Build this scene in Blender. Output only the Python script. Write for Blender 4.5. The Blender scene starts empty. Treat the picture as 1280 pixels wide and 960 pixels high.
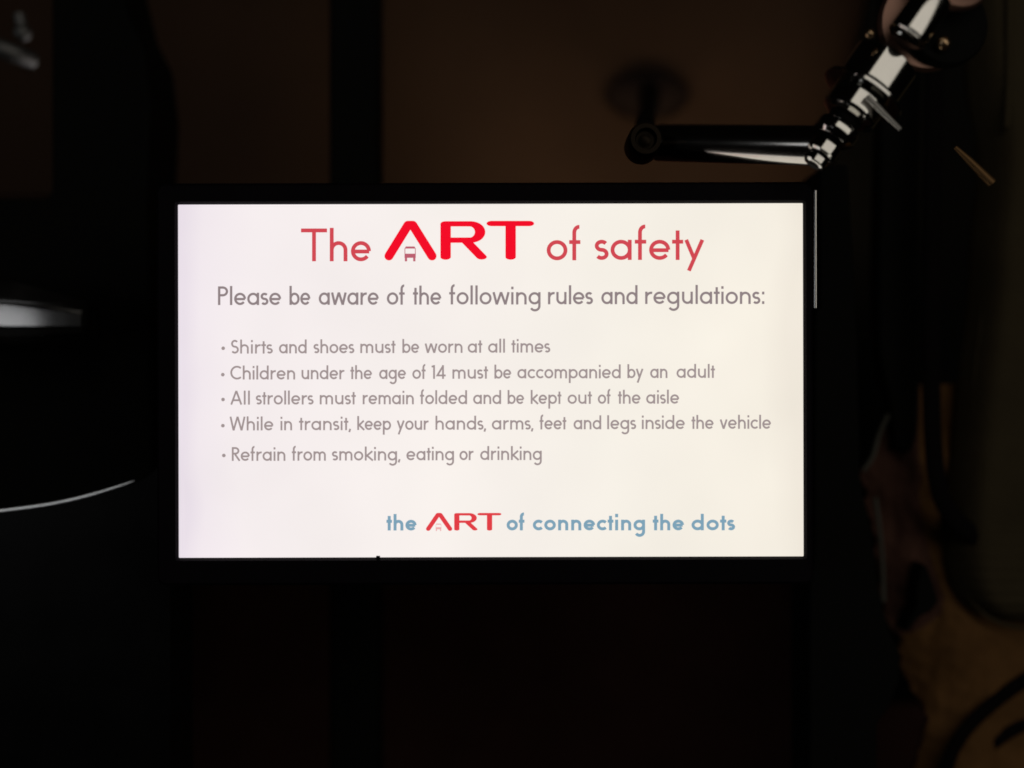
import bpy, bmesh, math, random
from mathutils import Vector, Matrix, noise
random.seed(7)
PI = math.pi
scene = bpy.context.scene
COL = scene.collection

# ------------------------------------------------------------------ camera
S0 = 0.00044                       # metres per photo pixel in the plane of the screen
D = S0 * 1280 * 40 / 36            # camera to screen
cam_d = bpy.data.cameras.new("camera")
cam_d.lens = 40
cam_d.sensor_width = 36
cam_d.clip_start = 0.01
cam_d.clip_end = 100
cam_d.dof.use_dof = True
cam_d.dof.focus_distance = D + 0.002
cam_d.dof.aperture_fstop = 2.1
cam = bpy.data.objects.new("camera", cam_d)
COL.objects.link(cam)
cam.location = (0, -D, 0)
cam.rotation_euler = (PI / 2, 0, 0)
scene.camera = cam

# ------------------------------------------------------------------ world, light, exposure
world = bpy.data.worlds.new("World")
scene.world = world
world.use_nodes = True
bg = world.node_tree.nodes["Background"]
bg.inputs[0].default_value = (0.9, 0.75, 0.6, 1)
bg.inputs[1].default_value = 0.0009

def area(name, loc, target, sx, sy, power, color, roll=0.0):
    d = bpy.data.lights.new(name, 'AREA')
    d.shape = 'RECTANGLE'
    d.size, d.size_y = sx, sy
    d.energy = power
    d.color = color
    o = bpy.data.objects.new(name, d)
    COL.objects.link(o)
    o.location = loc
    q = (Vector(target) - Vector(loc)).to_track_quat('-Z', 'Y')
    o.rotation_euler = (q.to_matrix().to_4x4() @ Matrix.Rotation(roll, 4, 'Z')).to_euler()
    return o

# long strip light added behind the camera for the chrome highlights
area("chrome_strip_light", (0.815, -1.35, 0.355), (0.40, 0.05, 0.10), 2.38, 0.52, 2.75, (1.0, 0.93, 0.82), math.radians(-37))
# unseen panel light, added to put a gleam on the grab rail
area("rail_gleam_light", (-1.23, -1.30, 0.05), (-0.30, 0.09, 0.04), 0.62, 0.40, 0.68, (0.95, 0.97, 1.0))
# warm hidden light added low behind the screen to wash up the rear wall
area("wall_wash_light", (0.115, 0.30, 0.135), (0.115, 0.48, 0.34), 0.38, 0.02, 0.125, (1.0, 0.75, 0.48))

vs = scene.view_settings
vs.view_transform = 'Standard'
vs.look = 'None'
vs.exposure = 0
vs.gamma = 1
vs.use_curve_mapping = False
scene.cycles.filter_width = 1.7
scene.cycles.max_bounces = 6

# ------------------------------------------------------------------ helpers
def P(px, py, Y):
    """a point at real depth Y that the photograph shows near (px, py)"""
    s = S0 * (1 + Y / D)
    return Vector(((px - 640) * s, Y, (480 - py) * s))

def W(n, Y):
    return n * S0 * (1 + Y / D)

def tag(o, label=None, cat=None, group=None, kind=None):
    if label: o["label"] = label
    if cat: o["category"] = cat
    if group: o["group"] = group
    if kind: o["kind"] = kind
    return o

def thing(name, loc, label, cat, group=None):
    o = bpy.data.objects.new(name, None)
    COL.objects.link(o)
    o.location = loc
    o.empty_display_size = 0.02
    return tag(o, label, cat, group)

def link(name, bm, mat, parent=None, smooth=True, bevel=0, angle=40):
    bmesh.ops.recalc_face_normals(bm, faces=bm.faces)
    me = bpy.data.meshes.new(name)
    bm.to_mesh(me)
    bm.free()
    me.materials.append(mat)
    if smooth:
        for p in me.polygons: p.use_smooth = True
    o = bpy.data.objects.new(name, me)
    COL.objects.link(o)
    if parent is not None:
        o.parent = parent
        loc = Vector(parent.location)
        pp = parent.parent
        while pp is not None:
            loc += Vector(pp.location); pp = pp.parent
        if o.type == 'MESH' and not parent.get("_local"):
            me.transform(Matrix.Translation(-loc))
    if bevel:
        m = o.modifiers.new("bevel", 'BEVEL'); m.width = bevel; m.segments = 3; m.limit_method = 'ANGLE'
        m.angle_limit = math.radians(35)
    if smooth:
        try:
            me.set_sharp_from_angle(angle=math.radians(angle))
        except Exception:
            pass
    return o

def box(bm, x0, x1, y0, y1, z0, z1):
    r = bmesh.ops.create_cube(bm, size=1)
    for v in r['verts']:
        v.co = Vector((x0 + (v.co.x + .5) * (x1 - x0), y0 + (v.co.y + .5) * (y1 - y0), z0 + (v.co.z + .5) * (z1 - z0)))

def pbox(bm, px0, px1, py0, py1, Y, th):
    a = P(px0, py1, Y); b = P(px1, py0, Y)
    box(bm, a.x, b.x, Y, Y + th, a.z, b.z)

def catmull(pts, n=8, closed=False):
    out = []
    m = len(pts)
    rng = range(m if closed else m - 1)
    for i in rng:
        if closed:
            p0, p1, p2, p3 = pts[(i - 1) % m], pts[i], pts[(i + 1) % m], pts[(i + 2) % m]
        else:
            p0, p1, p2, p3 = pts[max(i - 1, 0)], pts[i], pts[i + 1], pts[min(i + 2, m - 1)]
        for k in range(n):
            t = k / n
            out.append(0.5 * ((2 * p1) + (-p0 + p2) * t + (2 * p0 - 5 * p1 + 4 * p2 - p3) * t * t
                              + (-p0 + 3 * p1 - 3 * p2 + p3) * t ** 3))
    if not closed: out.append(pts[-1].copy())
    return out

def tube(bm, pts, rad, seg=14, flat=1.0, cap=True):
    """sweep an ellipse along pts; rad may be a list; flat squeezes it along Y"""
    n = len(pts)
    rads = rad if isinstance(rad, (list, tuple)) else [rad] * n
    rings = []
    up = Vector((0, 1, 0))
    for i, p in enumerate(pts):
        t = (pts[min(i + 1, n - 1)] - pts[max(i - 1, 0)]).normalized()
        a = t.cross(up)
        if a.length < 1e-4: a = t.cross(Vector((1, 0, 0)))
        a.normalize()
        b = a.cross(t).normalized()
        rings.append([bm.verts.new(p + a * math.cos(2 * PI * k / seg) * rads[i]
                                   + b * math.sin(2 * PI * k / seg) * rads[i] * flat) for k in range(seg)])
    for r0, r1 in zip(rings, rings[1:]):
        for k in range(seg):
            bm.faces.new((r0[k], r0[(k + 1) % seg], r1[(k + 1) % seg], r1[k]))
    if cap:
        bm.faces.new(rings[0][::-1]); bm.faces.new(rings[-1])

def lathe(bm, base, axis, prof, seg=48):
    """prof: list of (distance along axis, radius)"""
    axis = axis.normalized()
    a = axis.cross(Vector((0, 1, 0)))
    if a.length < 1e-3: a = axis.cross(Vector((0, 0, 1)))
    a.normalize()
    b = a.cross(axis).normalized()
    rings = []
    for d, r in prof:
        c = base + axis * d
        if r < 1e-6:
            rings.append([bm.verts.new(c)])
        else:
            rings.append([bm.verts.new(c + (a * math.cos(2 * PI * k / seg) + b * math.sin(2 * PI * k / seg)) * r) for k in range(seg)])
    for r0, r1 in zip(rings, rings[1:]):
        for k in range(seg):
            k2 = (k + 1) % seg
            if len(r0) == 1 and len(r1) == 1: continue
            if len(r0) == 1: bm.faces.new((r0[0], r1[k2], r1[k]))
            elif len(r1) == 1: bm.faces.new((r0[k], r0[k2], r1[0]))
            else: bm.faces.new((r0[k], r0[k2], r1[k2], r1[k]))

def slab(bm, outline, th):
    """closed outline (points at the front), given real thickness th away from the camera"""
    f = [bm.verts.new(p) for p in outline]
    g = [bm.verts.new(p + Vector((0, th, 0))) for p in outline]
    bm.faces.new(f); bm.faces.new(g[::-1])
    n = len(f)
    for i in range(n):
        j = (i + 1) % n
        bm.faces.new((f[i], f[j], g[j], g[i]))

# ------------------------------------------------------------------ materials
def mat(name, color, rough=0.5, metal=0.0, spec=0.4, var=0.25, scale=30.0, bump=0.0, bscale=200.0, rvar=0.12):
    m = bpy.data.materials.new(name)
    m.use_nodes = True
    nt = m.node_tree
    b = nt.nodes["Principled BSDF"]
    b.inputs["Metallic"].default_value = metal
    b.inputs["Specular IOR Level"].default_value = spec
    tc = nt.nodes.new("ShaderNodeTexCoord")
    nz = nt.nodes.new("ShaderNodeTexNoise")
    nz.inputs["Scale"].default_value = scale
    nz.inputs["Detail"].default_value = 6
    nt.links.new(tc.outputs["Object"], nz.inputs["Vector"])
    mix = nt.nodes.new("ShaderNodeMix")
    mix.data_type = 'RGBA'
    c = Vector(color)
    mix.inputs[6].default_value = (*(c * (1 - var)), 1)
    mix.inputs[7].default_value = (*[min(1, x * (1 + var)) for x in c], 1)
    nt.links.new(nz.outputs["Fac"], mix.inputs[0])
    nt.links.new(mix.outputs[2], b.inputs["Base Color"])
    mr = nt.nodes.new("ShaderNodeMapRange")
    mr.inputs["To Min"].default_value = max(0.02, rough - rvar)
    mr.inputs["To Max"].default_value = min(1, rough + rvar)
    nt.links.new(nz.outputs["Fac"], mr.inputs["Value"])
    nt.links.new(mr.outputs[0], b.inputs["Roughness"])
    if bump:
        n2 = nt.nodes.new("ShaderNodeTexNoise")
        n2.inputs["Scale"].default_value = bscale
        n2.inputs["Detail"].default_value = 3
        nt.links.new(tc.outputs["Object"], n2.inputs["Vector"])
        bp = nt.nodes.new("ShaderNodeBump")
        bp.inputs["Strength"].default_value = bump
        bp.inputs["Distance"].default_value = 0.002
        nt.links.new(n2.outputs["Fac"], bp.inputs["Height"])
        nt.links.new(bp.outputs[0], b.inputs["Normal"])
    return m

M_BLACK = mat("black_plastic", (0.010, 0.009, 0.009), 0.55, spec=0.25, bump=0.15, bscale=900)
M_BEZEL = mat("bezel_plastic", (0.007, 0.005, 0.0075), 0.6, spec=0.08, bump=0.1, bscale=1200)
M_RUBBER = mat("black_rubber", (0.008, 0.008, 0.007), 0.75, spec=0.1)
M_PLATE = mat("plate_rubber", (0.03, 0.02, 0.018), 0.8, spec=0.1)
M_DARKSTEEL = mat("dark_steel", (0.018, 0.014, 0.010), 0.42, 1.0, rvar=0.06)
M_BROWN_SHEEN = mat("brown_sheen", (0.50, 0.30, 0.23), 0.48, 1.0, rvar=0.06)  # the wall's brown reflection, put into the metal's base colour
M_RAIL = mat("rail_steel", (0.62, 0.61, 0.60), 0.22, 1.0, rvar=0.05, var=0.2, scale=40)
M_TRIM = mat("trim_metal", (0.85, 0.84, 0.80), 0.22, 1.0, rvar=0.05)
M_ROUGHSTEEL = mat("dull_steel", (0.24, 0.24, 0.235), 0.55, 1.0, rvar=0.06)
M_WALL = mat("brown_laminate", (0.085, 0.049, 0.031), 0.75, spec=0.12, var=0.38, scale=6.5, bump=0.1, bscale=300)
M_LOWER = mat("dark_panel", (0.085, 0.036, 0.028), 0.8, spec=0.08, var=0.3)
M_CHROME = mat("chrome", (0.62, 0.61, 0.58), 0.10, 1.0, rvar=0.03, var=0.08, scale=60)
M_ARM = mat("satin_chrome", (0.55, 0.53, 0.50), 0.17, 1.0, rvar=0.05, var=0.1, scale=60)
M_DARKCHROME = mat("dark_chrome", (0.22, 0.19, 0.17), 0.2, 1.0, rvar=0.05)
M_STEEL = mat("brushed_steel", (0.50, 0.50, 0.48), 0.26, 1.0, rvar=0.06, var=0.12)
M_LEVER = mat("dull_brass", (0.34, 0.20, 0.09), 0.6, 1.0, rvar=0.08)
M_GLEAM = mat("gleam_steel", (0.80, 0.78, 0.74), 0.5, 1.0, rvar=0.05)  # pale metal of the tube imitating the washer's gleam
M_BRASS = mat("brass", (0.85, 0.56, 0.32), 0.28, 1.0, rvar=0.06)
M_SHELL = mat("black_gloss_shell", (0.006, 0.006, 0.006), 0.35, spec=0.2)
M_CANVAS = mat("brown_canvas", (0.225, 0.112, 0.040), 0.85, spec=0.1, var=0.6, scale=34, bump=0.5, bscale=500)
M_LINING = mat("dark_lining", (0.135, 0.066, 0.048), 0.85, spec=0.1, var=0.5, scale=40, bump=0.5, bscale=500)
M_OLIVE = mat("olive_upholstery", (0.085, 0.066, 0.036), 0.85, spec=0.12, var=0.35, scale=18, bump=0.5, bscale=500)
M_WEB = mat("black_webbing", (0.008, 0.006, 0.006), 0.75, spec=0.08, bump=0.4, bscale=900)

def emit(name, color, strength=1.0):
    m = bpy.data.materials.new(name)
    m.use_nodes = True
    nt = m.node_tree
    nt.nodes.clear()
    out = nt.nodes.new("ShaderNodeOutputMaterial")
    e = nt.nodes.new("ShaderNodeEmission")
    e.inputs[0].default_value = (*color, 1)
    e.inputs[1].default_value = strength
    nt.links.new(e.outputs[0], out.inputs[0])
    return m, nt, e

def lin(r, g, b):
    f = lambda c: (c / 255 / 12.92) if c <= 10 else ((c / 255 + 0.055) / 1.055) ** 2.4
    return (f(r), f(g), f(b))

M_SCREEN, nt, em = emit("lit_screen", (1, 1, 1))
tc = nt.nodes.new("ShaderNodeTexCoord")
sep = nt.nodes.new("ShaderNodeSeparateXYZ")
nt.links.new(tc.outputs["Generated"], sep.inputs[0])
rp = nt.nodes.new("ShaderNodeValToRGB")          # uneven backlight: lavender at one end, cream at the other
cr = rp.color_ramp
stops = [(0.0, (234, 224, 233)), (0.03, (242, 233, 238)), (0.10, (246, 238, 239)), (0.40, (247, 240, 236)),
         (0.7, (246, 240, 230)), (0.95, (246, 239, 226)), (1.0, (240, 232, 219))]
cr.elements[0].position, cr.elements[0].color = 0.0, (*lin(*stops[0][1]), 1)
cr.elements[1].position, cr.elements[1].color = 1.0, (*lin(*stops[-1][1]), 1)
for p_, c_ in stops[1:-1]:
    e_ = cr.elements.new(p_); e_.color = (*lin(*c_), 1)
nz = nt.nodes.new("ShaderNodeTexNoise"); nz.inputs["Scale"].default_value = 9; nz.inputs["Detail"].default_value = 2
nt.links.new(tc.outputs["Object"], nz.inputs["Vector"])
add = nt.nodes.new("ShaderNodeMath"); add.operation = 'MULTIPLY_ADD'
add.inputs[1].default_value = 0.14
sub = nt.nodes.new("ShaderNodeMath"); sub.operation = 'ADD'; sub.inputs[1].default_value = -0.07
nt.links.new(nz.outputs["Fac"], add.inputs[0]); nt.links.new(sep.outputs["X"], sub.inputs[0]); nt.links.new(sub.outputs[0], add.inputs[2])
nt.links.new(add.outputs[0], rp.inputs[0])
nz2 = nt.nodes.new("ShaderNodeTexNoise"); nz2.inputs["Scale"].default_value = 13
nt.links.new(tc.outputs["Object"], nz2.inputs["Vector"])
mr = nt.nodes.new("ShaderNodeMapRange"); mr.inputs["To Min"].default_value = 0.93; mr.inputs["To Max"].default_value = 1.07
nt.links.new(nz2.outputs["Fac"], mr.inputs["Value"])
nt.links.new(mr.outputs[0], em.inputs[1])
nt.links.new(rp.outputs[0], em.inputs[0])

M_TXT_HEAD = emit("screen_soft_red", lin(210, 72, 82))[0]
M_TXT_LOGO = emit("screen_red", lin(243, 14, 40))[0]
M_TXT_LOGO2 = emit("screen_red_small", lin(226, 62, 70))[0]
M_TXT_SUB = emit("screen_grey", lin(143, 129, 131))[0]
M_TXT_RULE = emit("screen_light_grey", lin(160, 146, 146))[0]
M_TXT_BLUE = emit("screen_blue", lin(126, 163, 184))[0]
M_TXT_BUS = emit("screen_pink", lin(188, 96, 112))[0]
M_TXT_BUSP = emit("screen_pale_pink", lin(238, 176, 176))[0]

# ------------------------------------------------------------------ the information screen
ROLL = 0.0024
CX, CY = 613.5, 475.6
SW, SH = 781.5, 441.8
scr = thing("information_screen", P(CX, CY, 0), "black framed information screen lit white with red heading and grey safety rules", "screen")
scr.rotation_euler = (0, -ROLL, 0)
scr["_local"] = True

def child(name, bm, mt, parent, smooth=False, bevel=0):
    o = link(name, bm, mt, None, smooth, bevel)
    o.parent = parent
    return o

def L(px, py, y=0.0):
    """photo pixel -> screen-local metres, taking the slight roll out"""
    x, z = (px - CX) * S0, (CY - py) * S0
    c, s = math.cos(ROLL), math.sin(ROLL)
    return Vector((x * c + z * s, y, -x * s + z * c))

def rrect(x0, x1, z0, z1, r, n=6):
    pts = []
    for cx, cz, a0 in ((x1 - r, z1 - r, 0), (x0 + r, z1 - r, 90), (x0 + r, z0 + r, 180), (x1 - r, z0 + r, 270)):
        for k in range(n + 1):
            a = math.radians(a0 + 90 * k / n)
            pts.append((cx + r * math.cos(a), cz + r * math.sin(a)))
    return pts

# casing: a rounded frame with a bevelled lip round the recessed display, and a closed back
hx, hz = SW / 2 * S0, SH / 2 * S0
bm = bmesh.new()
n = 6
inner = rrect(-hx, hx, -hz, hz, 0.0006, n)
lip = rrect(-hx - 0.0014, hx + 0.0014, -hz - 0.0014, hz + 0.0014, 0.0015, n)
lft, rgt, top, bot = -hx - 0.0115, hx + 0.0050, hz + 0.0115, -hz - 0.0150
front = rrect(lft + .0015, rgt - .0015, bot + .0015, top - .0015, 0.0035, n)
side = rrect(lft, rgt, bot, top, 0.005, n)
back = rrect(lft + .006, rgt - .004, bot + .006, top - .006, 0.008, n)
loops = []
for pts, y in ((inner, 0.0022), (inner, 0.0004), (lip, -0.0016), (front, -0.0020), (side, -0.0003), (side, 0.022), (back, 0.034)):
    loops.append([bm.verts.new((x, y, z)) for x, z in pts])
for a, b in zip(loops, loops[1:]):
    m_ = len(a)
    for i in range(m_):
        bm.faces.new((a[i], a[(i + 1) % m_], b[(i + 1) % m_], b[i]))
bm.faces.new(loops[-1]); bm.faces.new(loops[0][::-1])
casing = child("casing", bm, M_BEZEL, scr, True)

bm = bmesh.new()
box(bm, -hx + .00003, hx - .00003, 0.0004, 0.0021, -hz + .00003, hz - .00003)
panel = child("display_panel", bm, M_SCREEN, scr)

# tiny clip on the lower lip
bm = bmesh.new()
q = L(472.5, 696.5)
box(bm, q.x - .0009, q.x + .0011, -0.0012, 0.0003, -hz - .0004, -hz + .0009)
child("lip_clip", bm, M_BEZEL, scr)

# steel strip on the casing's right side
bm = bmesh.new()
a, b = L(1019.5, 385, .001), L(1019.5, 238, .001)
tube(bm, [a, a.lerp(b, .5), b], .0013, 16)
o = child("edge_strip", bm, M_TRIM, scr, True)

# ---------- lettering: a stroke alphabet drawn on the display
def arc(cx, cy, rx, ry, a0, a1, n=20):
    return [(cx + rx * math.cos(math.radians(a0 + (a1 - a0) * k / n)), cy + ry * math.sin(math.radians(a0 + (a1 - a0) * k / n))) for k in range(n + 1)]

def glyph(ch, X, w):
    """strokes (centre lines) in cap-height units, the glyph width, and its left / right side class"""
    h = w / 2
    r = (X - w) / 2
    c = X / 2
    A = 1.02                      # ascender
    full = arc(c, c, r, r, 0, 360, 32)
    nW = X * 0.88                 # width of n
    def arch(x0, wd, base=0.0):
        rr = (wd - w) / 2
        cx = x0 + wd / 2
        return [(x0 + wd - h, base)] + arc(cx, X - h - rr, rr, rr, 0, 180, 16)
    if ch == 'o': return [full], X, 'r', 'r'
    if ch == 'a': return [full, [(X - h, 0), (X - h, X)]], X, 'r', 's'
    if ch == 'd': return [full, [(X - h, 0), (X - h, A)]], X, 'r', 's'
    if ch == 'b': return [full, [(h, 0), (h, A)]], X, 's', 'r'
    if ch == 'p': return [full, [(h, -.34), (h, X)]], X, 's', 'r'
    if ch == 'g':
        rr = r * .92
        return [full, [(X - h, X), (X - h, -.08)] + arc(X - h - rr, -.08, rr, .23, 0, -150, 14)], X, 'r', 's'
    if ch == 'c': return [arc(c, c, r, r, 42, 318, 26)], X * .88, 'r', 'd'
    if ch == 'e':
        return [arc(c, c, r, r, 0, 322, 28), [(h, c - .01), (X - h * .9, c - .01)]], X, 'r', 'r'
    if ch == 'n': return [[(h, 0), (h, X)], arch(0, nW)], nW, 's', 's'
    if ch == 'h': return [[(h, 0), (h, A)], arch(0, nW)], nW, 's', 's'
    if ch == 'm':
        mw = X * .80
        return [[(h, 0), (h, X)], arch(0, mw), arch(mw - w, mw)], 2 * mw - w, 's', 's'
    if ch == 'u':
        rr = (nW - w) / 2
        return [[(h, X)] + arc(nW / 2, h + rr, rr, rr, 180, 360, 16), [(nW - h, 0), (nW - h, X)]], nW, 's', 's'
    if ch == 'r':
        rr = X * .40
        return [[(h, 0), (h, X)], arc(h + rr, X - h - rr, rr, rr, 180, 78, 10)], h + rr * 1.25, 's', 'd'
    if ch == 's':
        wd = X * .66; rx = (wd - w) / 2; ry = (X - w) / 4
        up = arc(wd / 2, X - h - ry, rx, ry, 35, 270, 16)
        dn = arc(wd / 2, h + ry, rx, ry, 90, -145, 16)
        return [up + dn[1:]], wd, 'd', 'd'
    if ch == 't':
        return [[(.16, 0), (.16, .90)], [(0, X - h), (.32, X - h)]], .32, 'd', 'd'
    if ch == 'f':
        return [[(.15, 0), (.15, .84)] + arc(.15 + .14, .84, .14, .18 , 180, 85, 10), [(0, X - h), (.33, X - h)]], .36, 'd', 'd'
    if ch == 'i': return [[(h, 0), (h, X)], [(h, X + .15), (h, X + .15 + w * 1.15)]], w, 's', 's'
    if ch == 'l': return [[(h, 0), (h, A)]], w, 's', 's'
    if ch == 'k': return [[(h, 0), (h, A)], [(X * .80, X), (h, X * .42)], [(h * 2, X * .56), (X * .86, 0)]], X * .86, 's', 'd'
    if ch == 'v': return [[(h, X), (X * .45, 0)], [(X * .9 - h, X), (X * .45, 0)]], X * .9, 'd', 'd'
    if ch == 'y': return [[(h, X), (X * .48, .02)], [(X * .95 - h, X), (X * .22, -.33)]], X * .95, 'd', 'd'
    if ch == 'w':
        q = X * .36
        return [[(h, X), (q, 0)], [(q, 0), (2 * q, X)], [(2 * q, X), (3 * q, 0)], [(3 * q, 0), (4 * q - h, X)]], 4 * q, 'd', 'd'
    if ch == 'T': return [[(0, 1 - h), (.80, 1 - h)], [(.40, 0), (.40, 1)]], .80, 'd', 'd'
    if ch == 'P':
        rr = (.54 - w) / 2
        return [[(h, 0), (h, 1)], [(h, 1 - h), (.26, 1 - h)] + arc(.26, 1 - h - rr, rr * 1.15, rr, 90, -90, 16) + [(h, 1 - h - 2 * rr)]], .26 + rr * 1.15 + h, 's', 'r'
    if ch == 'R':
        rr = (.54 - w) / 2
        return [[(h, 0), (h, 1)], [(h, 1 - h), (.26, 1 - h)] + arc(.26, 1 - h - rr, rr * 1.15, rr, 90, -90, 16) + [(h, 1 - h - 2 * rr)], [(.24, .48), (.58, 0)]], .61, 's', 'd'
    if ch == 'S':
        wd = .56; rx = (wd - w) / 2; ry = (1 - w) / 4
        up = arc(wd / 2, 1 - h - ry, rx * .9, ry, 35, 270, 18)
        dn = arc(wd / 2, h + ry, rx, ry, 90, -145, 18)
        return [up + dn[1:]], wd, 'd', 'd'
    if ch == 'C':
        rr = (1 - w) / 2
        return [arc(.5, .5, rr, rr, 48, 312, 30)], .85, 'r', 'd'
    if ch == 'A': return [[(h, 0), (.40, 1)], [(.80 - h, 0), (.40, 1)], [(.17, .32), (.63, .32)]], .80, 'd', 'd'
    if ch == 'W':
        q = .29
        return [[(h, 1), (q, 0)], [(q, 0), (2 * q, 1)], [(2 * q, 1), (3 * q, 0)], [(3 * q, 0), (4 * q - h, 1)]], 4 * q, 'd', 'd'
    if ch == '1': return [[(.16, 0), (.16, 1)], [(0, .88), (.16, 1 - h)]], .16 + h, 'd', 's'
    if ch == '4': return [[(.44, 0), (.44, 1)], [(.44, 1 - h), (h, .25), (.62, .25)]], .62, 'd', 'd'
    if ch == ',': return [[(.10, .10), (.03, -.14)]], .13, 'd', 'd'
    if ch == ':': return [[(h, 0), (h, w * 1.2)], [(h, X - w * 1.2), (h, X)]], w, 's', 's'
    raise ValueError(ch)

BEAR = {'s': .066, 'r': .030, 'd': .008}
ZSTEP = 0.000004

class Ink:
    """flat strokes on the display; every stroke lies a few microns above the one before it"""
    def __init__(self): self.bm = bmesh.new(); self.k = 0
    def level(self):
        self.k += 1
        return 0.0004 - 0.00006 - (self.k % 40) * ZSTEP
    def poly(self, pts):
        y = self.level()
        vs_ = []
        for x, yy in pts:
            v = L(x, yy); v.y = y
            vs_.append(self.bm.verts.new(v))
        f = self.bm.faces.new(vs_)
        bmesh.ops.triangulate(self.bm, faces=[f])
    def stroke(self, pts, wx, wy=None, round_ends=False):
        """centre line in photo pixels, pen wx wide and wy high"""
        wy = wy or wx
        k = wx / wy
        q = [(x, y * k) for x, y in pts]
        h = wx / 2
        nn = len(q)
        closed = nn > 3 and math.hypot(q[0][0] - q[-1][0], q[0][1] - q[-1][1]) < 1e-6
        lf, rt = [], []
        for i in range(nn):
            if closed:
                a, b, c = q[(i - 1) % (nn - 1)], q[i], q[(i + 1) % (nn - 1)]
            else:
                a, b, c = q[max(i - 1, 0)], q[i], q[min(i + 1, nn - 1)]
            d1 = Vector((b[0] - a[0], b[1] - a[1])); d2 = Vector((c[0] - b[0], c[1] - b[1]))
            if d1.length < 1e-9: d1 = d2
            if d2.length < 1e-9: d2 = d1
            d1.normalize(); d2.normalize()
            t = (d1 + d2)
            if t.length < 1e-6: t = d1
            t.normalize()
            nrm = Vector((-t.y, t.x))
            m_ = h / max(0.5, nrm.dot(Vector((-d1.y, d1.x))))
            lf.append((b[0] + nrm.x * m_, (b[1] + nrm.y * m_) / k))
            rt.append((b[0] - nrm.x * m_, (b[1] - nrm.y * m_) / k))
        y = self.level()
        mk = lambda p_: self.bm.verts.new(Vector((L(*p_).x, y, L(*p_).z)))
        lv = [mk(p_) for p_ in lf]; rv = [mk(p_) for p_ in rt]
        for i in range(nn - 1):
            self.bm.faces.new((lv[i], lv[i + 1], rv[i + 1], rv[i]))
        if round_ends:
            for (x, yy) in (pts[0], pts[-1]):
                self.dot(x, yy, wx / 2, wy / 2)
    def dot(self, x, y, rx, ry=None):
        ry = ry or rx
        self.poly([(x + rx * math.cos(2 * PI * k / 20), y + ry * math.sin(2 * PI * k / 20)) for k in range(20)])
    def word(self, text, x0, x1, base, cap, X, w):
        """set a word so its ink runs from x0 to x1"""
        pen, strokes, prev = 0.0, [], None
        for ch in text:
            st, wd, ls, rs = glyph(ch, X, w)
            if prev is not None: pen += BEAR[prev] + BEAR[ls] + .012
            for s in st: strokes.append([(pen + x, y) for x, y in s])
            pen += wd; prev = rs
        wp = w * cap
        x0 += .5; x1 -= .9
        sx = (x1 - x0 - wp) / (pen - w)
        for s in strokes:
            self.stroke([(x0 + wp / 2 + (x - w / 2) * sx, base - y * cap) for x, y in s], wp)
    def done(self, name, mt, label=None):
        o = child(name, self.bm, mt, panel)
        if label: o["label"] = label
        return o

def slope(b0, x0, b1, x1):
    return lambda x: b0 + (b1 - b0) * (x - x0) / (x1 - x0)

def text_line(name, words, bl, cap, X, w, mt, bullet=None, label=None):
    ink = Ink()
    if bullet: ink.dot(bullet[0], bullet[1], 2.25)
    for t, a, b in words: ink.word(t, a, b, bl((a + b) / 2), cap, X, w)
    return ink.done(name, mt, label)

# heading
text_line("heading_text", [("The", 375.6, 464.5)],
          slope(326.6, 400, 324.9, 800), 41.0, .615, .118, M_TXT_HEAD, label="soft red heading word left of the large logo")
text_line("heading_text", [("of", 682.9, 727.6), ("safety", 743.0, 881.4)],
          slope(326.6, 400, 324.9, 800), 41.0, .615, .118, M_TXT_HEAD, label="soft red heading words right of the large logo")
text_line("subheading_text", [("Please", 271.8, 352.2), ("be", 361.2, 388.8), ("aware", 397.8, 474.3), ("of", 483, 507.5), ("the", 515.4, 552.5),
          ("following", 560.9, 676.6), ("rules", 684.5, 742.2), ("and", 751.2, 797.9), ("regulations:", 806, 956.5)],
          slope(381.3, 300, 379.9, 900), 23.4, .66, .125, M_TXT_SUB, label="larger grey line under the heading")
cap, X, w = 17.2, .68, .135
text_line("rule_text", [("Shirts", 287.8, 341.8), ("and", 348.1, 384.1), ("shoes", 391.3, 443.8), ("must", 449.8, 495.3), ("be", 502.4, 524.9),
          ("worn", 530.3, 579), ("at", 584.1, 603.8), ("all", 609.6, 632.1), ("times", 638.7, 688.8)],
          slope(442.0, 300, 440.7, 660), cap, X, w, M_TXT_RULE, (278.8, 435.3), "first rule, about shirts and shoes")
text_line("rule_text", [("Children", 287.2, 369.7), ("under", 376.3, 431.6), ("the", 437.2, 465.9), ("age", 473.4, 508.4), ("of", 514.9, 533.5),
          ("14", 539.1, 557.9), ("must", 565, 611), ("be", 617.5, 640), ("accompanied", 646.2, 776.8), ("by", 783.8, 805.3), ("an", 812.3, 835.3), ("adult", 845.3, 894.8)],
          slope(474.5, 300, 472.4, 870), cap, X, w, M_TXT_RULE, (278.3, 468.3), "second rule, about children")
text_line("rule_text", [("All", 287.2, 313.1), ("strollers", 319.1, 392.8), ("must", 399.1, 445.6), ("remain", 452.8, 518.1), ("folded", 524.3, 584.7),
          ("and", 590.9, 627.3), ("be", 634, 656.1), ("kept", 662.9, 702.8), ("out", 709, 740.9), ("of", 746.8, 764.7), ("the", 771.8, 801.7), ("aisle", 807.3, 850)],
          slope(505.8, 300, 504.6, 840), cap, X, w, M_TXT_RULE, (278.6, 499.4), "third rule, about strollers")
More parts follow.
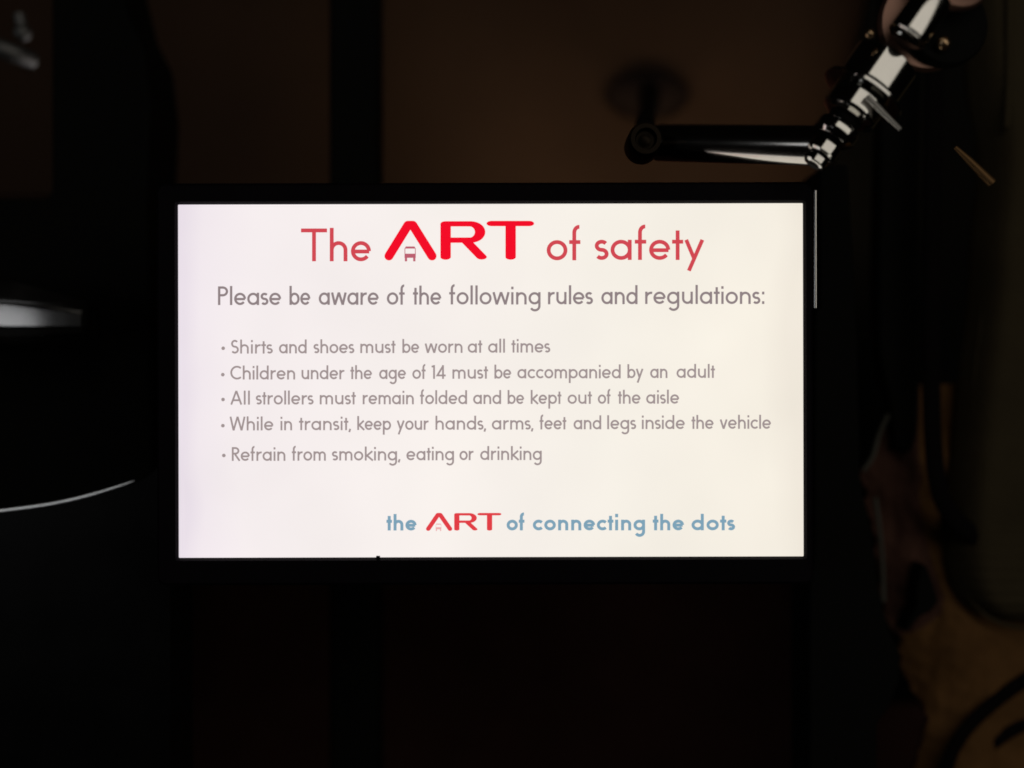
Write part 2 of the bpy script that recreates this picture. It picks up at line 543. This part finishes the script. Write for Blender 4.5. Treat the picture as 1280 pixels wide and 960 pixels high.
text_line("rule_text", [("While", 286.3, 342.5), ("in", 350, 365.9), ("transit,", 373.1, 439.1), ("keep", 446, 489.7), ("your", 495.3, 536.9), ("hands,", 543.8, 608.1),
          ("arms,", 614.3, 667.2), ("feet", 673.8, 709), ("and", 716.5, 752.5), ("legs", 758.6, 796.2), ("inside", 801.9, 857.1), ("the", 863.8, 893.1), ("vehicle", 899.2, 964.8)],
          slope(538.1, 300, 536.0, 940), cap, X, w, M_TXT_RULE, (278.4, 532.1), "fourth and longest rule, about hands and feet")
text_line("rule_text", [("Refrain", 289.1, 357.5), ("from", 364.1, 408.1), ("smoking,", 414.3, 500.9), ("eating", 507.4, 568.4), ("or", 573.8, 593.1), ("drinking", 599.7, 678.1)],
          slope(576.2, 300, 575.0, 670), cap, X, w, M_TXT_RULE, (279.6, 569.4), "last rule, about smoking and eating")
text_line("slogan_text", [("the", 482.6, 521.6)],
          slope(663.2, 490, 662.9, 900), 20.2, .66, .185, M_TXT_BLUE, label="pale blue slogan word left of the small logo")
text_line("slogan_text", [("of", 632.8, 657), ("connecting", 665.6, 807.3), ("the", 815.7, 856), ("dots", 864, 919.8)],
          slope(663.2, 490, 662.9, 900), 20.2, .66, .185, M_TXT_BLUE, label="pale blue slogan words right of the small logo")

def logo(name, ox, oy, kx, ky, mt, label):
    """wide rounded A R T; coordinates measured on the big logo, from its top left corner"""
    ink = Ink()
    f = lambda pts: [(ox + x * kx, oy + y * ky) for x, y in pts]
    pw, ph = 13.0 * kx, 6.6 * ky
    ra = 11.2
    # A without a crossbar
    for seg in ([(6.7, 43.6), (30.4, 5.2)], [(30.4, 5.2), (36.6, 5.2)], [(36.6, 5.2), (60.6, 43.6)]):
        ink.stroke(f(seg), ra * kx, ra * ky * 1.0, True)
    # R
    bowl = [(77.6, 3.4), (108.5, 3.4)] + [(108.5 + 12.2 * math.sin(math.radians(a)), 13.6 - 10.2 * math.cos(math.radians(a))) for a in range(0, 181, 12)] + [(78, 23.8)]
    ink.stroke(f([(77.6, 3.4), (77.6, 45.0)]), pw, ph, True)
    ink.stroke(f(bowl), pw, ph, True)
    ink.stroke(f([(103.0, 24.6), (122.6, 44.8)]), pw, ph, True)
    # T
    ink.stroke(f([(135.2, 3.0), (181.8, 3.0)]), pw, ph, True)
    ink.stroke(f([(158.9, 3.0), (158.9, 45.0)]), pw, ph, True)
    return ink.done(name, mt, label)

logo("logo", 479.4, 276.3, 1.0, 1.0, M_TXT_LOGO, "large red logo in the heading")
logo("logo", 531.9, 641.4, 95.2 / 189.0, 22.2 / 49.0, M_TXT_LOGO2, "small red logo in the slogan")

def bus(ox, oy, k, m_):
    ink = Ink()
    R4 = lambda x0, y0, x1, y1: ink.poly([(ox + x0 * k, oy + y0 * k), (ox + x1 * k, oy + y0 * k), (ox + x1 * k, oy + y1 * k), (ox + x0 * k, oy + y1 * k)])
    ink.poly([(ox + x * k, oy + y * k) for x, y in ((1.6, 0), (12.4, 0), (14, 2.6), (0, 2.6))])
    R4(0, 2.6, .9, 9); R4(13.1, 2.6, 14, 9)
    R4(0, 9, 14, 14.2); R4(.4, 14.2, 3.2, 18.6); R4(10.8, 14.2, 13.6, 18.6)
    return ink.done("bus_symbol", m_)
bus(505.6, 308.0, 1.0, M_TXT_BUS)
bus(544.6, 654.6, .50, M_TXT_BUSP)

# ------------------------------------------------------------------ the surroundings
# rear wall panel
YW = 0.48
bm = bmesh.new()
pbox(bm, -420, 1120, -420, 246, YW, 0.02)
o = link("wall_panel", bm, M_WALL, None, True, 0.002)
tag(o, "dim brown wall panel above and behind the lit screen", "wall panel")
# lower wall
bm = bmesh.new()
pbox(bm, -420, 1900, 248, 1500, YW - 0.03, 0.05)
o = link("lower_wall", bm, M_LOWER, None, True, 0.003)
tag(o, "black lower wall below the lit screen", "wall panel")
# dark partition on the right
bm = bmesh.new()
slab(bm, [P(x, y, YW - .06) for x, y in ((1180, -420), (1088, 0), (1038, 205), (1030, 246), (1016, 880), (1900, 880), (1900, -420))], 0.02)
o = link("side_partition", bm, M_RUBBER, None, True, 0.003)
tag(o, "black partition behind the chrome joint at upper right", "partition")

# middle upright
Yp = 0.20
bm = bmesh.new()
pbox(bm, 411, 473, -420, 1500, Yp, 0.035)
o = link("window_post", bm, M_RUBBER, None, True, 0.004)
tag(o, "narrow black upright post behind the left half of the screen", "post")

# broad left pillar, a little bowed towards the top
Yp = 0.16
out = [(-60 + 126, -420), (64, 0), (64, 160), (64, 240), (56, 248), (-420, 250), (-420, 1500), (205, 1500), (200, 900), (190, 500), (184, 230), (188, 130), (180, 60), (160, 20), (140, -60), (120, -420)]
bm = bmesh.new()
slab(bm, [P(x, y, Yp) for x, y in out], 0.07)
o = link("pillar", bm, M_RUBBER, None, True, 0.006)
tag(o, "broad black pillar left of the screen", "pillar")

# grab rail at left
Yr = 0.09
rail = thing("grab_rail", P(-60, 380, Yr), "thick steel grab rail sticking in at the left edge", "handrail")
def bar(bm, path, prof, taper=0.0):
    """sweep a profile of (drop in px, depth in px) along path, as a closed bar"""
    k = W(1, Yr)
    x_t0, x_t1 = P(10, 0, Yr).x, P(104, 0, Yr).x
    rings = [[bm.verts.new(p + Vector((0, dy * k, -(14 + (dz - 14) * (1 - taper * max(0, min(1, (p.x - x_t0) / (x_t1 - x_t0))))) * k))) for dz, dy in prof] for p in path]
    m_ = len(prof)
    for a, b in zip(rings, rings[1:]):
        for i in range(m_): bm.faces.new((a[i], a[(i + 1) % m_], b[(i + 1) % m_], b[i]))
    bm.faces.new(rings[0]); bm.faces.new(rings[-1][::-1])
path = catmull([P(-420, 352, Yr + .0), P(-200, 365, Yr), P(-60, 377, Yr), P(0, 380, Yr), P(50, 383, Yr), P(80, 385, Yr + .0008), P(102, 387, Yr + .0019)], 10)
bm = bmesh.new()
bar(bm, path, [(-26, 26), (-30, 14), (-28, 13), (-20, 8), (-7, 2.6), (-1.5, 1.8), (0, 0), (1, -.6), (14, -1.0), (27, -.6), (29, 1), (30, 3), (40, 6), (48, 12), (50, 24), (46, 30)], .45)
link("bar", bm, M_RAIL, rail, True, 0, 14)
bm = bmesh.new()
bar(bm, [P(101, 387, Yr + .0014), P(110, 388, Yr + .004), P(116, 388.5, Yr + .018)], [(-26, 26), (-31, 14), (-20, 7), (0, -1.2), (27, -1.2), (40, 7), (51, 18), (46, 30)], .42)
link("end_cap", bm, M_RUBBER, rail, True, .001)
bm = bmesh.new()
tube(bm, [p + Vector((0, W(.2, Yr), W(4.2, Yr))) for p in path[:-10]], [W(1.7, Yr) * min(1, (len(path) - 10 - i) / 14 + .1) for i in range(len(path) - 10)], 10)
link("ridge", bm, M_RAIL, rail)

# black moulded seat shell with a bright trim, lower left
Ys = 0.06
trim = [(-420, 655), (-200, 655), (-80, 649), (0, 640), (60, 632), (110, 621), (155, 607), (185, 594), (205, 575)]
seat = thing("moulded_seat", P(-60, 1000, Ys), "black moulded seat with a thin bright curved trim at lower left", "seat")
bm = bmesh.new()
top_ = catmull([P(x, y, Ys) for x, y in trim], 6)
slab(bm, top_ + [P(212, 700, Ys), P(214, 1500, Ys), P(-420, 1500, Ys)], 0.05)
link("shell", bm, M_SHELL, seat, True, 0.003)
bm = bmesh.new()
pts = catmull([P(x, y - 1, Ys - .002 - .0001 * (x - 205) * (.35 if x < 205 else 0)) for x, y in trim[:-2] + [(168, 602)]], 8)
tube(bm, pts, [W(3.1, Ys) * (1 if i < len(pts) * .7 else max(.25, 1 - (i / len(pts) - .7) * 2.4)) for i in range(len(pts))], 16, .3)
link("trim", bm, M_TRIM, seat)

# small steel latch in the upper left corner
Yl = -0.12
lt = thing("latch", P(10, 60, Yl), "small blurred steel latch with round knob at the top left corner", "latch")
bm = bmesh.new()
tube(bm, catmull([P(-120, 22, Yl), P(-40, 46, Yl), P(10, 64, Yl), P(40, 76, Yl + .01)], 6), W(12, Yl), 20)
link("bar", bm, M_ROUGHSTEEL, lt)
bm = bmesh.new()
r_ = bmesh.ops.create_uvsphere(bm, u_segments=20, v_segments=12, radius=W(11, Yl), matrix=Matrix.Translation(P(28, 41, Yl)))
link("knob", bm, M_ROUGHSTEEL, lt)
bm = bmesh.new()
lathe(bm, P(24, 18, Yl), P(28, 40, Yl) - P(24, 18, Yl), [(0, 0), (0, W(7, Yl)), (W(24, Yl), W(7, Yl)), (W(24, Yl), 0)], 20)
link("stem", bm, M_ROUGHSTEEL, lt)

# ------------------------------------------------------------------ chrome mounting arm
Ya = -0.025
arm = thing("mounting_arm", P(1025, 200, Ya), "chrome jointed mounting arm above the right corner of the screen", "mounting arm")
# round wall plate with a neck
bm = bmesh.new()
cwall = P(812, 113, 0.455)
ax = Vector((0, -1, -0.25))
lathe(bm, cwall + Vector((0, .02, 0)), ax, [(0, 0), (0, W(31, .45)), (.006, W(31, .45)), (.014, W(24, .45)), (.018, W(12, .45)), (.018, 0)], 40)
for v in bm.verts: v.co.x = cwall.x + (v.co.x - cwall.x) * 1.7
link("wall_plate", bm, M_PLATE, arm)
bm = bmesh.new()
tube(bm, catmull([P(812, 116, .445), P(811, 132, .33), P(807, 152, .15), P(806, 165, Ya + .062)], 6), [W(13, .4)] * 6 + [W(12, .15)] * 13, 20)
link("neck", bm, M_RUBBER, arm)
# pivot ring, seen face on
bm = bmesh.new()
c = P(805, 178, Ya + .032)
R1 = W(23, Ya)
lathe(bm, c + Vector((0, .014, 0)), Vector((0, -1, 0)), [(0, 0), (0, R1), (.020, R1), (.024, R1 * .86), (.024, R1 * .62), (.020, R1 * .52), (.020, R1 * .3), (.022, 0)], 40)
pv = link("pivot", bm, M_DARKSTEEL, arm)
# arm tube
bm = bmesh.new()
a, b = P(812, 178, Ya + .050), P(1032, 182, Ya - .004)
ln = (b - a).length
lathe(bm, a, b - a, [(0, 0), (0, W(20, Ya)), (ln * .06, W(25, Ya)), (ln, W(25, Ya)), (ln, 0)], 48)
link("arm_tube", bm, M_ARM, arm)
# turned column running up to the collar
A0, A1 = P(1012, 212, Ya - .01), P(1137, 34, Ya - .01)
axis = (A1 - A0).normalized()
u = W(1, Ya - .01)
def turned(name, d0, d1, prof, m_=M_CHROME):
    bm = bmesh.new()
    full = [(d0 * u, 0)]
    for (t0, r0), (t1, r1) in zip(prof, prof[1:]):
        for q in (0.0, .08, .92): full.append(((d0 + (d1 - d0) * (t0 + (t1 - t0) * q)) * u, (r0 + (r1 - r0) * q) * u))
    full += [(d1 * u, prof[-1][1] * u), (d1 * u, 0)]
    lathe(bm, A0, axis, full, 64)
    return link(name, bm, m_, arm, True, 0, 50)
turned("core", 6, 175, [(0, 8), (.2, 13), (.5, 24), (1, 28)], M_RUBBER)
turned("tip", 8, 19, [(0, 13), (.15, 15), (.85, 15), (1, 13)])
turned("tip_ring", 22, 39, [(0, 17), (.12, 20), (.88, 20), (1, 17)])
turned("knurled_ring", 46, 70, [(0, 22), (.2, 27), (.35, 28), (.65, 28), (.8, 27), (1, 22)])
turned("cone", 79, 112, [(0, 27), (.1, 35), (.2, 36), (.92, 36.5), (1, 33)])
turned("washer", 112, 117, [(0, 51), (.15, 54), (.85, 54), (1, 51)])
turned("sleeve", 122, 168, [(0, 36), (.06, 42), (.94, 42), (1, 38)])
# collar: a brown-tinted ring seen almost face on, with a black shade disc and a bright barrel before it
bm = bmesh.new()
cc = P(1155, 32, Ya - .017)
lathe(bm, cc, Vector((0, -1, 0)), [(0, 0), (0, 56 * u), (3 * u, 59 * u), (10 * u, 58.5 * u), (14 * u, 56 * u), (14.2 * u, 55 * u), (14.4 * u, 41 * u), (14.5 * u, 40 * u), (14 * u, 0)], 64)
link("collar", bm, M_BROWN_SHEEN, arm)
bm = bmesh.new()
lathe(bm, P(1178, 34, Ya - .021), Vector((.1, -1, .05)), [(0, 0), (0, 52 * u), (11 * u, 52 * u), (16 * u, 49 * u), (18 * u, 38 * u), (18 * u, 0)], 48)
link("shade_disc", bm, M_RUBBER, arm)  # added black disc, stands in for the darkness on the ring's right side
bm = bmesh.new()
lathe(bm, P(1132, 48, Ya - .036), axis, [(0, 0), (0, 21 * u), (2 * u, 24 * u), (2.4 * u, 24.4 * u), (3.5 * u, 24.5 * u), (56.5 * u, 24.5 * u), (57.6 * u, 24.4 * u), (58 * u, 24 * u), (60 * u, 21 * u), (60 * u, 0)], 56)
link("barrel", bm, M_CHROME, arm)
# screws with a warm glint
for (x, y, Y, r) in ((1179, 54, Ya - .033, 9), (1087, 42, Ya - .03, 6)):
    bm = bmesh.new()
    bmesh.ops.create_uvsphere(bm, u_segments=20, v_segments=12, radius=W(r, Y), matrix=Matrix.Translation(P(x, y, Y)))
    link("screw", bm, M_BRASS, arm)
# upper flange, cut by the picture's top edge
bm = bmesh.new()
lathe(bm, P(1190, -28, Ya - .034), Vector((.12, -1, .2)), [(0, 0), (0, 42 * u), (3 * u, 46 * u), (9 * u, 45.5 * u), (12 * u, 43 * u), (12.3 * u, 42 * u), (12.4 * u, 0)], 48)
link("flange", bm, M_BROWN_SHEEN, arm)
# lever, then an added pale tube for the gleam on the washer's edge
bm = bmesh.new()
tube(bm, [P(1194, 184, Ya), P(1212, 201, Ya), P(1240, 229, Ya)], [W(2.5, Ya), W(4.5, Ya), W(6, Ya)], 16)
link("lever", bm, M_LEVER, arm)
bm = bmesh.new()
tube(bm, [P(1084, 121, Ya - .029), P(1104, 141, Ya - .026), P(1125, 161, Ya - .022)], [W(3.8, Ya), W(3.2, Ya), W(2.4, Ya)], 16)
link("washer_gleam", bm, M_GLEAM, arm)

# ------------------------------------------------------------------ right hand side
# black upright that carries the screen
Yu = 0.11
bm = bmesh.new()
out = [(1024, 216), (1030, 206), (1060, 206), (1066, 300), (1072, 420), (1075, 560), (1075, 590), (1080, 622), (1088, 656), (1095, 702), (1100, 745), (1112, 790), (1125, 815), (1125, 850), (1112, 885), (1097, 905), (1094, 1500), (1012, 1500), (1012, 720), (1017, 700), (1018, 388), (1024, 384)]
slab(bm, [P(x, y, Yu) for x, y in out], 0.05)
o = link("support_post", bm, M_RUBBER, None, True, 0.004)
tag(o, "black upright support post close against the screen's right side", "post")

# brown canvas cover, folded, lower right
Yc = 0.19
cov = thing("canvas_cover", P(1200, 960, Yc), "crumpled brown canvas cover hanging at the lower right corner", "cover")
left = [(1140, 480), (1116, 512), (1098, 545), (1091, 570), (1077, 590), (1083, 620), (1091, 655), (1097, 700), (1100, 740), (1110, 775), (1126, 800), (1128, 832), (1139, 858), (1150, 888), (1149, 915), (1141, 965), (1135, 1100), (1140, 1400)]
rows = catmull([Vector((x, y, 0)) for x, y in left], 12)
for r in rows: r.x += 5 * noise.noise(Vector((r.y * .06, 1.7, 0))) + 3 * noise.noise(Vector((r.y * .17, 5.2, 0)))
NC = 64
bm = bmesh.new()
def fold(px, py):
    ridge = 1128 + (py - 480) * .13 if py < 790 else 1168
    t = px - ridge
    v = 0.012 * math.exp(-(max(0, -t) / 34) ** 2) if t < 0 else 0.012 * math.exp(-(t / 130) ** 2)
    v += 0.010 * noise.noise(Vector((px * .012, py * .007, 3.1))) + 0.005 * noise.noise(Vector((px * .035, py * .02, 9))) + 0.002 * noise.noise(Vector((px * .09, py * .06, 2)))
    return -v
SEAM = [(400, 1150), (560, 1141), (640, 1146), (690, 1157), (735, 1170), (765, 1168), (790, 1132), (800, 1100), (1500, 1000)]
def seam_x(py):
    for (y0, x0), (y1, x1) in zip(SEAM, SEAM[1:]):
        if py <= y1: return x0 + (x1 - x0) * (py - y0) / (y1 - y0) + 3 * noise.noise(Vector((py * .08, 2.2, 4)))
    return 900
def cloth(lining):
    bm = bmesh.new()
    def vert(px, py, back):
        p = P(px, py, Yc)
        p.y += fold(px, py) + (.004 if back else 0)
        return bm.verts.new(p)
    grids = []
    for back in (False, True):
        g_ = []
        for r in rows:
            sx = max(r.x + .5, seam_x(r.y))
            if lining: xs = [r.x + (sx - r.x) * k / 24 for k in range(25)]
            else: xs = [sx + (1480 - sx) * (k / 56) ** 1.4 for k in range(57)]
            g_.append([vert(x, r.y, back) for x in xs])
        grids.append(g_)
    f_, b_ = grids
    n_ = len(f_[0]) - 1
    for g_ in grids:
        for a, b in zip(g_, g_[1:]):
            for k in range(n_): bm.faces.new((a[k], a[k + 1], b[k + 1], b[k]))
    for i in range(len(rows) - 1):
        bm.faces.new((f_[i][0], f_[i + 1][0], b_[i + 1][0], b_[i][0]))
        bm.faces.new((f_[i][n_], b_[i][n_], b_[i + 1][n_], f_[i + 1][n_]))
    for k in range(n_):
        bm.faces.new((f_[0][k], b_[0][k], b_[0][k + 1], f_[0][k + 1]))
        bm.faces.new((f_[-1][k], f_[-1][k + 1], b_[-1][k + 1], b_[-1][k]))
    return bm
bm.free()
link("fabric", cloth(False), M_CANVAS, cov, True)
tag(link("lining", cloth(True), M_LINING, cov, True), "darker reddish brown edge of the canvas cover")
for seg in ([(1110, 518), (1098, 545), (1091, 570), (1079, 588)], [(1094, 622), (1099, 660), (1103, 705), (1104, 752)]):  # grey tubes imitate the gleam along the cover's left edge
    bm = bmesh.new()
    tube(bm, catmull([P(x, y, Yc - .012 + fold(x, y)) for x, y in seg], 6), W(3, Yc), 10)
    link("edge_gleam", bm, mat("gleam_grey", (0.12, 0.12, 0.10), 0.5, spec=0.3), cov)
for seg, w_ in (([(1420, 800), (1330, 826), (1285, 848), (1238, 882), (1205, 915), (1186, 950), (1176, 1000)], 9), ([(1420, 870), (1320, 890), (1282, 905), (1258, 918), (1240, 931)], 8)):
    bm = bmesh.new()
    tube(bm, catmull([P(x, y, Yc - .004 + fold(x, y)) for x, y in seg], 8), W(w_, Yc), 12, .5)
    link("binding", bm, M_WEB, cov)

# black hanging strap
Yt = 0.15
bm = bmesh.new()
st = catmull([P(x, y, Yt) for x, y in ((1166, -80), (1168, 60), (1166, 200), (1164, 330), (1164, 470), (1167, 560), (1174, 612), (1187, 640), (1205, 660), (1230, 676))], 8)
tube(bm, st, W(11.5, Yt), 14, .35)
o = link("strap", bm, M_WEB, None, True)
tag(o, "black webbing strap hanging between the support post and the olive seat back", "strap")

# second black band with a rounded end, left of the strap
bm = bmesh.new()
out = [(1112, -80), (1100, 200), (1098, 420), (1112, 500), (1118, 545), (1124, 562), (1134, 566), (1144, 556), (1149, 520), (1151, 400), (1150, 200), (1150, -80)]
slab(bm, catmull([P(x, y, Yt + .02) for x, y in out], 4, True), 0.02)
o = link("sun_shade", bm, M_RUBBER, None, True, 0.003)
tag(o, "black hanging flap with rounded lower end left of the strap", "flap")

# black crescent put in for a shadow low beside the strap
bm = bmesh.new()
out = [(1156, 706), (1163, 720), (1169, 738), (1172, 752), (1164, 763), (1150, 771), (1140, 782), (1132, 790), (1136, 776), (1146, 756), (1146, 738), (1150, 718)]
slab(bm, catmull([P(x, y, Yt + .01) for x, y in out], 4, True), 0.02)
o = link("shadow_crescent", bm, M_RUBBER, None, True, 0.003)
tag(o, "small black crescent standing in for shadow on the brown canvas", "shadow_crescent")

# olive seat back
Yo = 0.15
sb = thing("passenger_seat", P(1290, 780, Yo), "dark olive upholstered seat back with rounded lower corner at the right edge", "seat back")
lefto = [(1216, -120), (1221, 40), (1226, 108), (1239, 180), (1238, 230), (1231, 290), (1226, 380), (1216, 470), (1207, 560), (1200, 620), (1197, 670), (1199, 710), (1206, 738), (1220, 760), (1242, 776), (1270, 784), (1310, 788)]
rowso = catmull([Vector((x, y, 0)) for x, y in lefto], 8)
bm = bmesh.new()
NB = 28
gf = []
for r in rowso:
    fr = []
    for k in range(NB + 1):
        t = k / NB
        px = r.x + (1440 - r.x) * t ** 1.5
        p = P(px, r.y, Yo)
        edge = min(1, (px - r.x) / 34)
        pil = 1 - (1 - edge) ** 2
        dn = min(1, max(0, (790 - r.y) / 40)); pil *= 1 - (1 - dn) ** 2 * .9
        p.y += .022 - .026 * pil - .0005 * math.sin(r.y * .42) * pil - .004 * noise.noise(Vector((px * .01, r.y * .006, 5)))
        fr.append(bm.verts.new(p))
    gf.append(fr)
gb = [[bm.verts.new(Vector((v.co.x, Yo + .026, v.co.z))) for v in fr] for fr in gf]
for g_ in (gf, gb):
    for a, b in zip(g_, g_[1:]):
        for k in range(NB): bm.faces.new((a[k], a[k + 1], b[k + 1], b[k]))
for i in range(len(rowso) - 1):
    bm.faces.new((gf[i][0], gf[i + 1][0], gb[i + 1][0], gb[i][0]))
    bm.faces.new((gf[i][NB], gb[i][NB], gb[i + 1][NB], gf[i + 1][NB]))
for k in range(NB):
    bm.faces.new((gf[0][k], gb[0][k], gb[0][k + 1], gf[0][k + 1]))
    bm.faces.new((gf[-1][k], gf[-1][k + 1], gb[-1][k + 1], gb[-1][k]))
link("backrest", bm, M_OLIVE, sb, True)
bm = bmesh.new()
tube(bm, catmull([P(x + 2, y, Yo + .012) for x, y in lefto], 6), W(2.6, Yo), 10)
link("piping", bm, M_OLIVE, sb)
bm = bmesh.new()
pts = catmull([P(x, y, Yo - .006) for x, y in ((1262, -120), (1261, 40), (1260, 110), (1258, 160))], 6)
tube(bm, pts, W(4, Yo), 10)
link("seam", bm, M_OLIVE, sb)

for o in bpy.data.objects:
    if "_local" in o: del o["_local"]
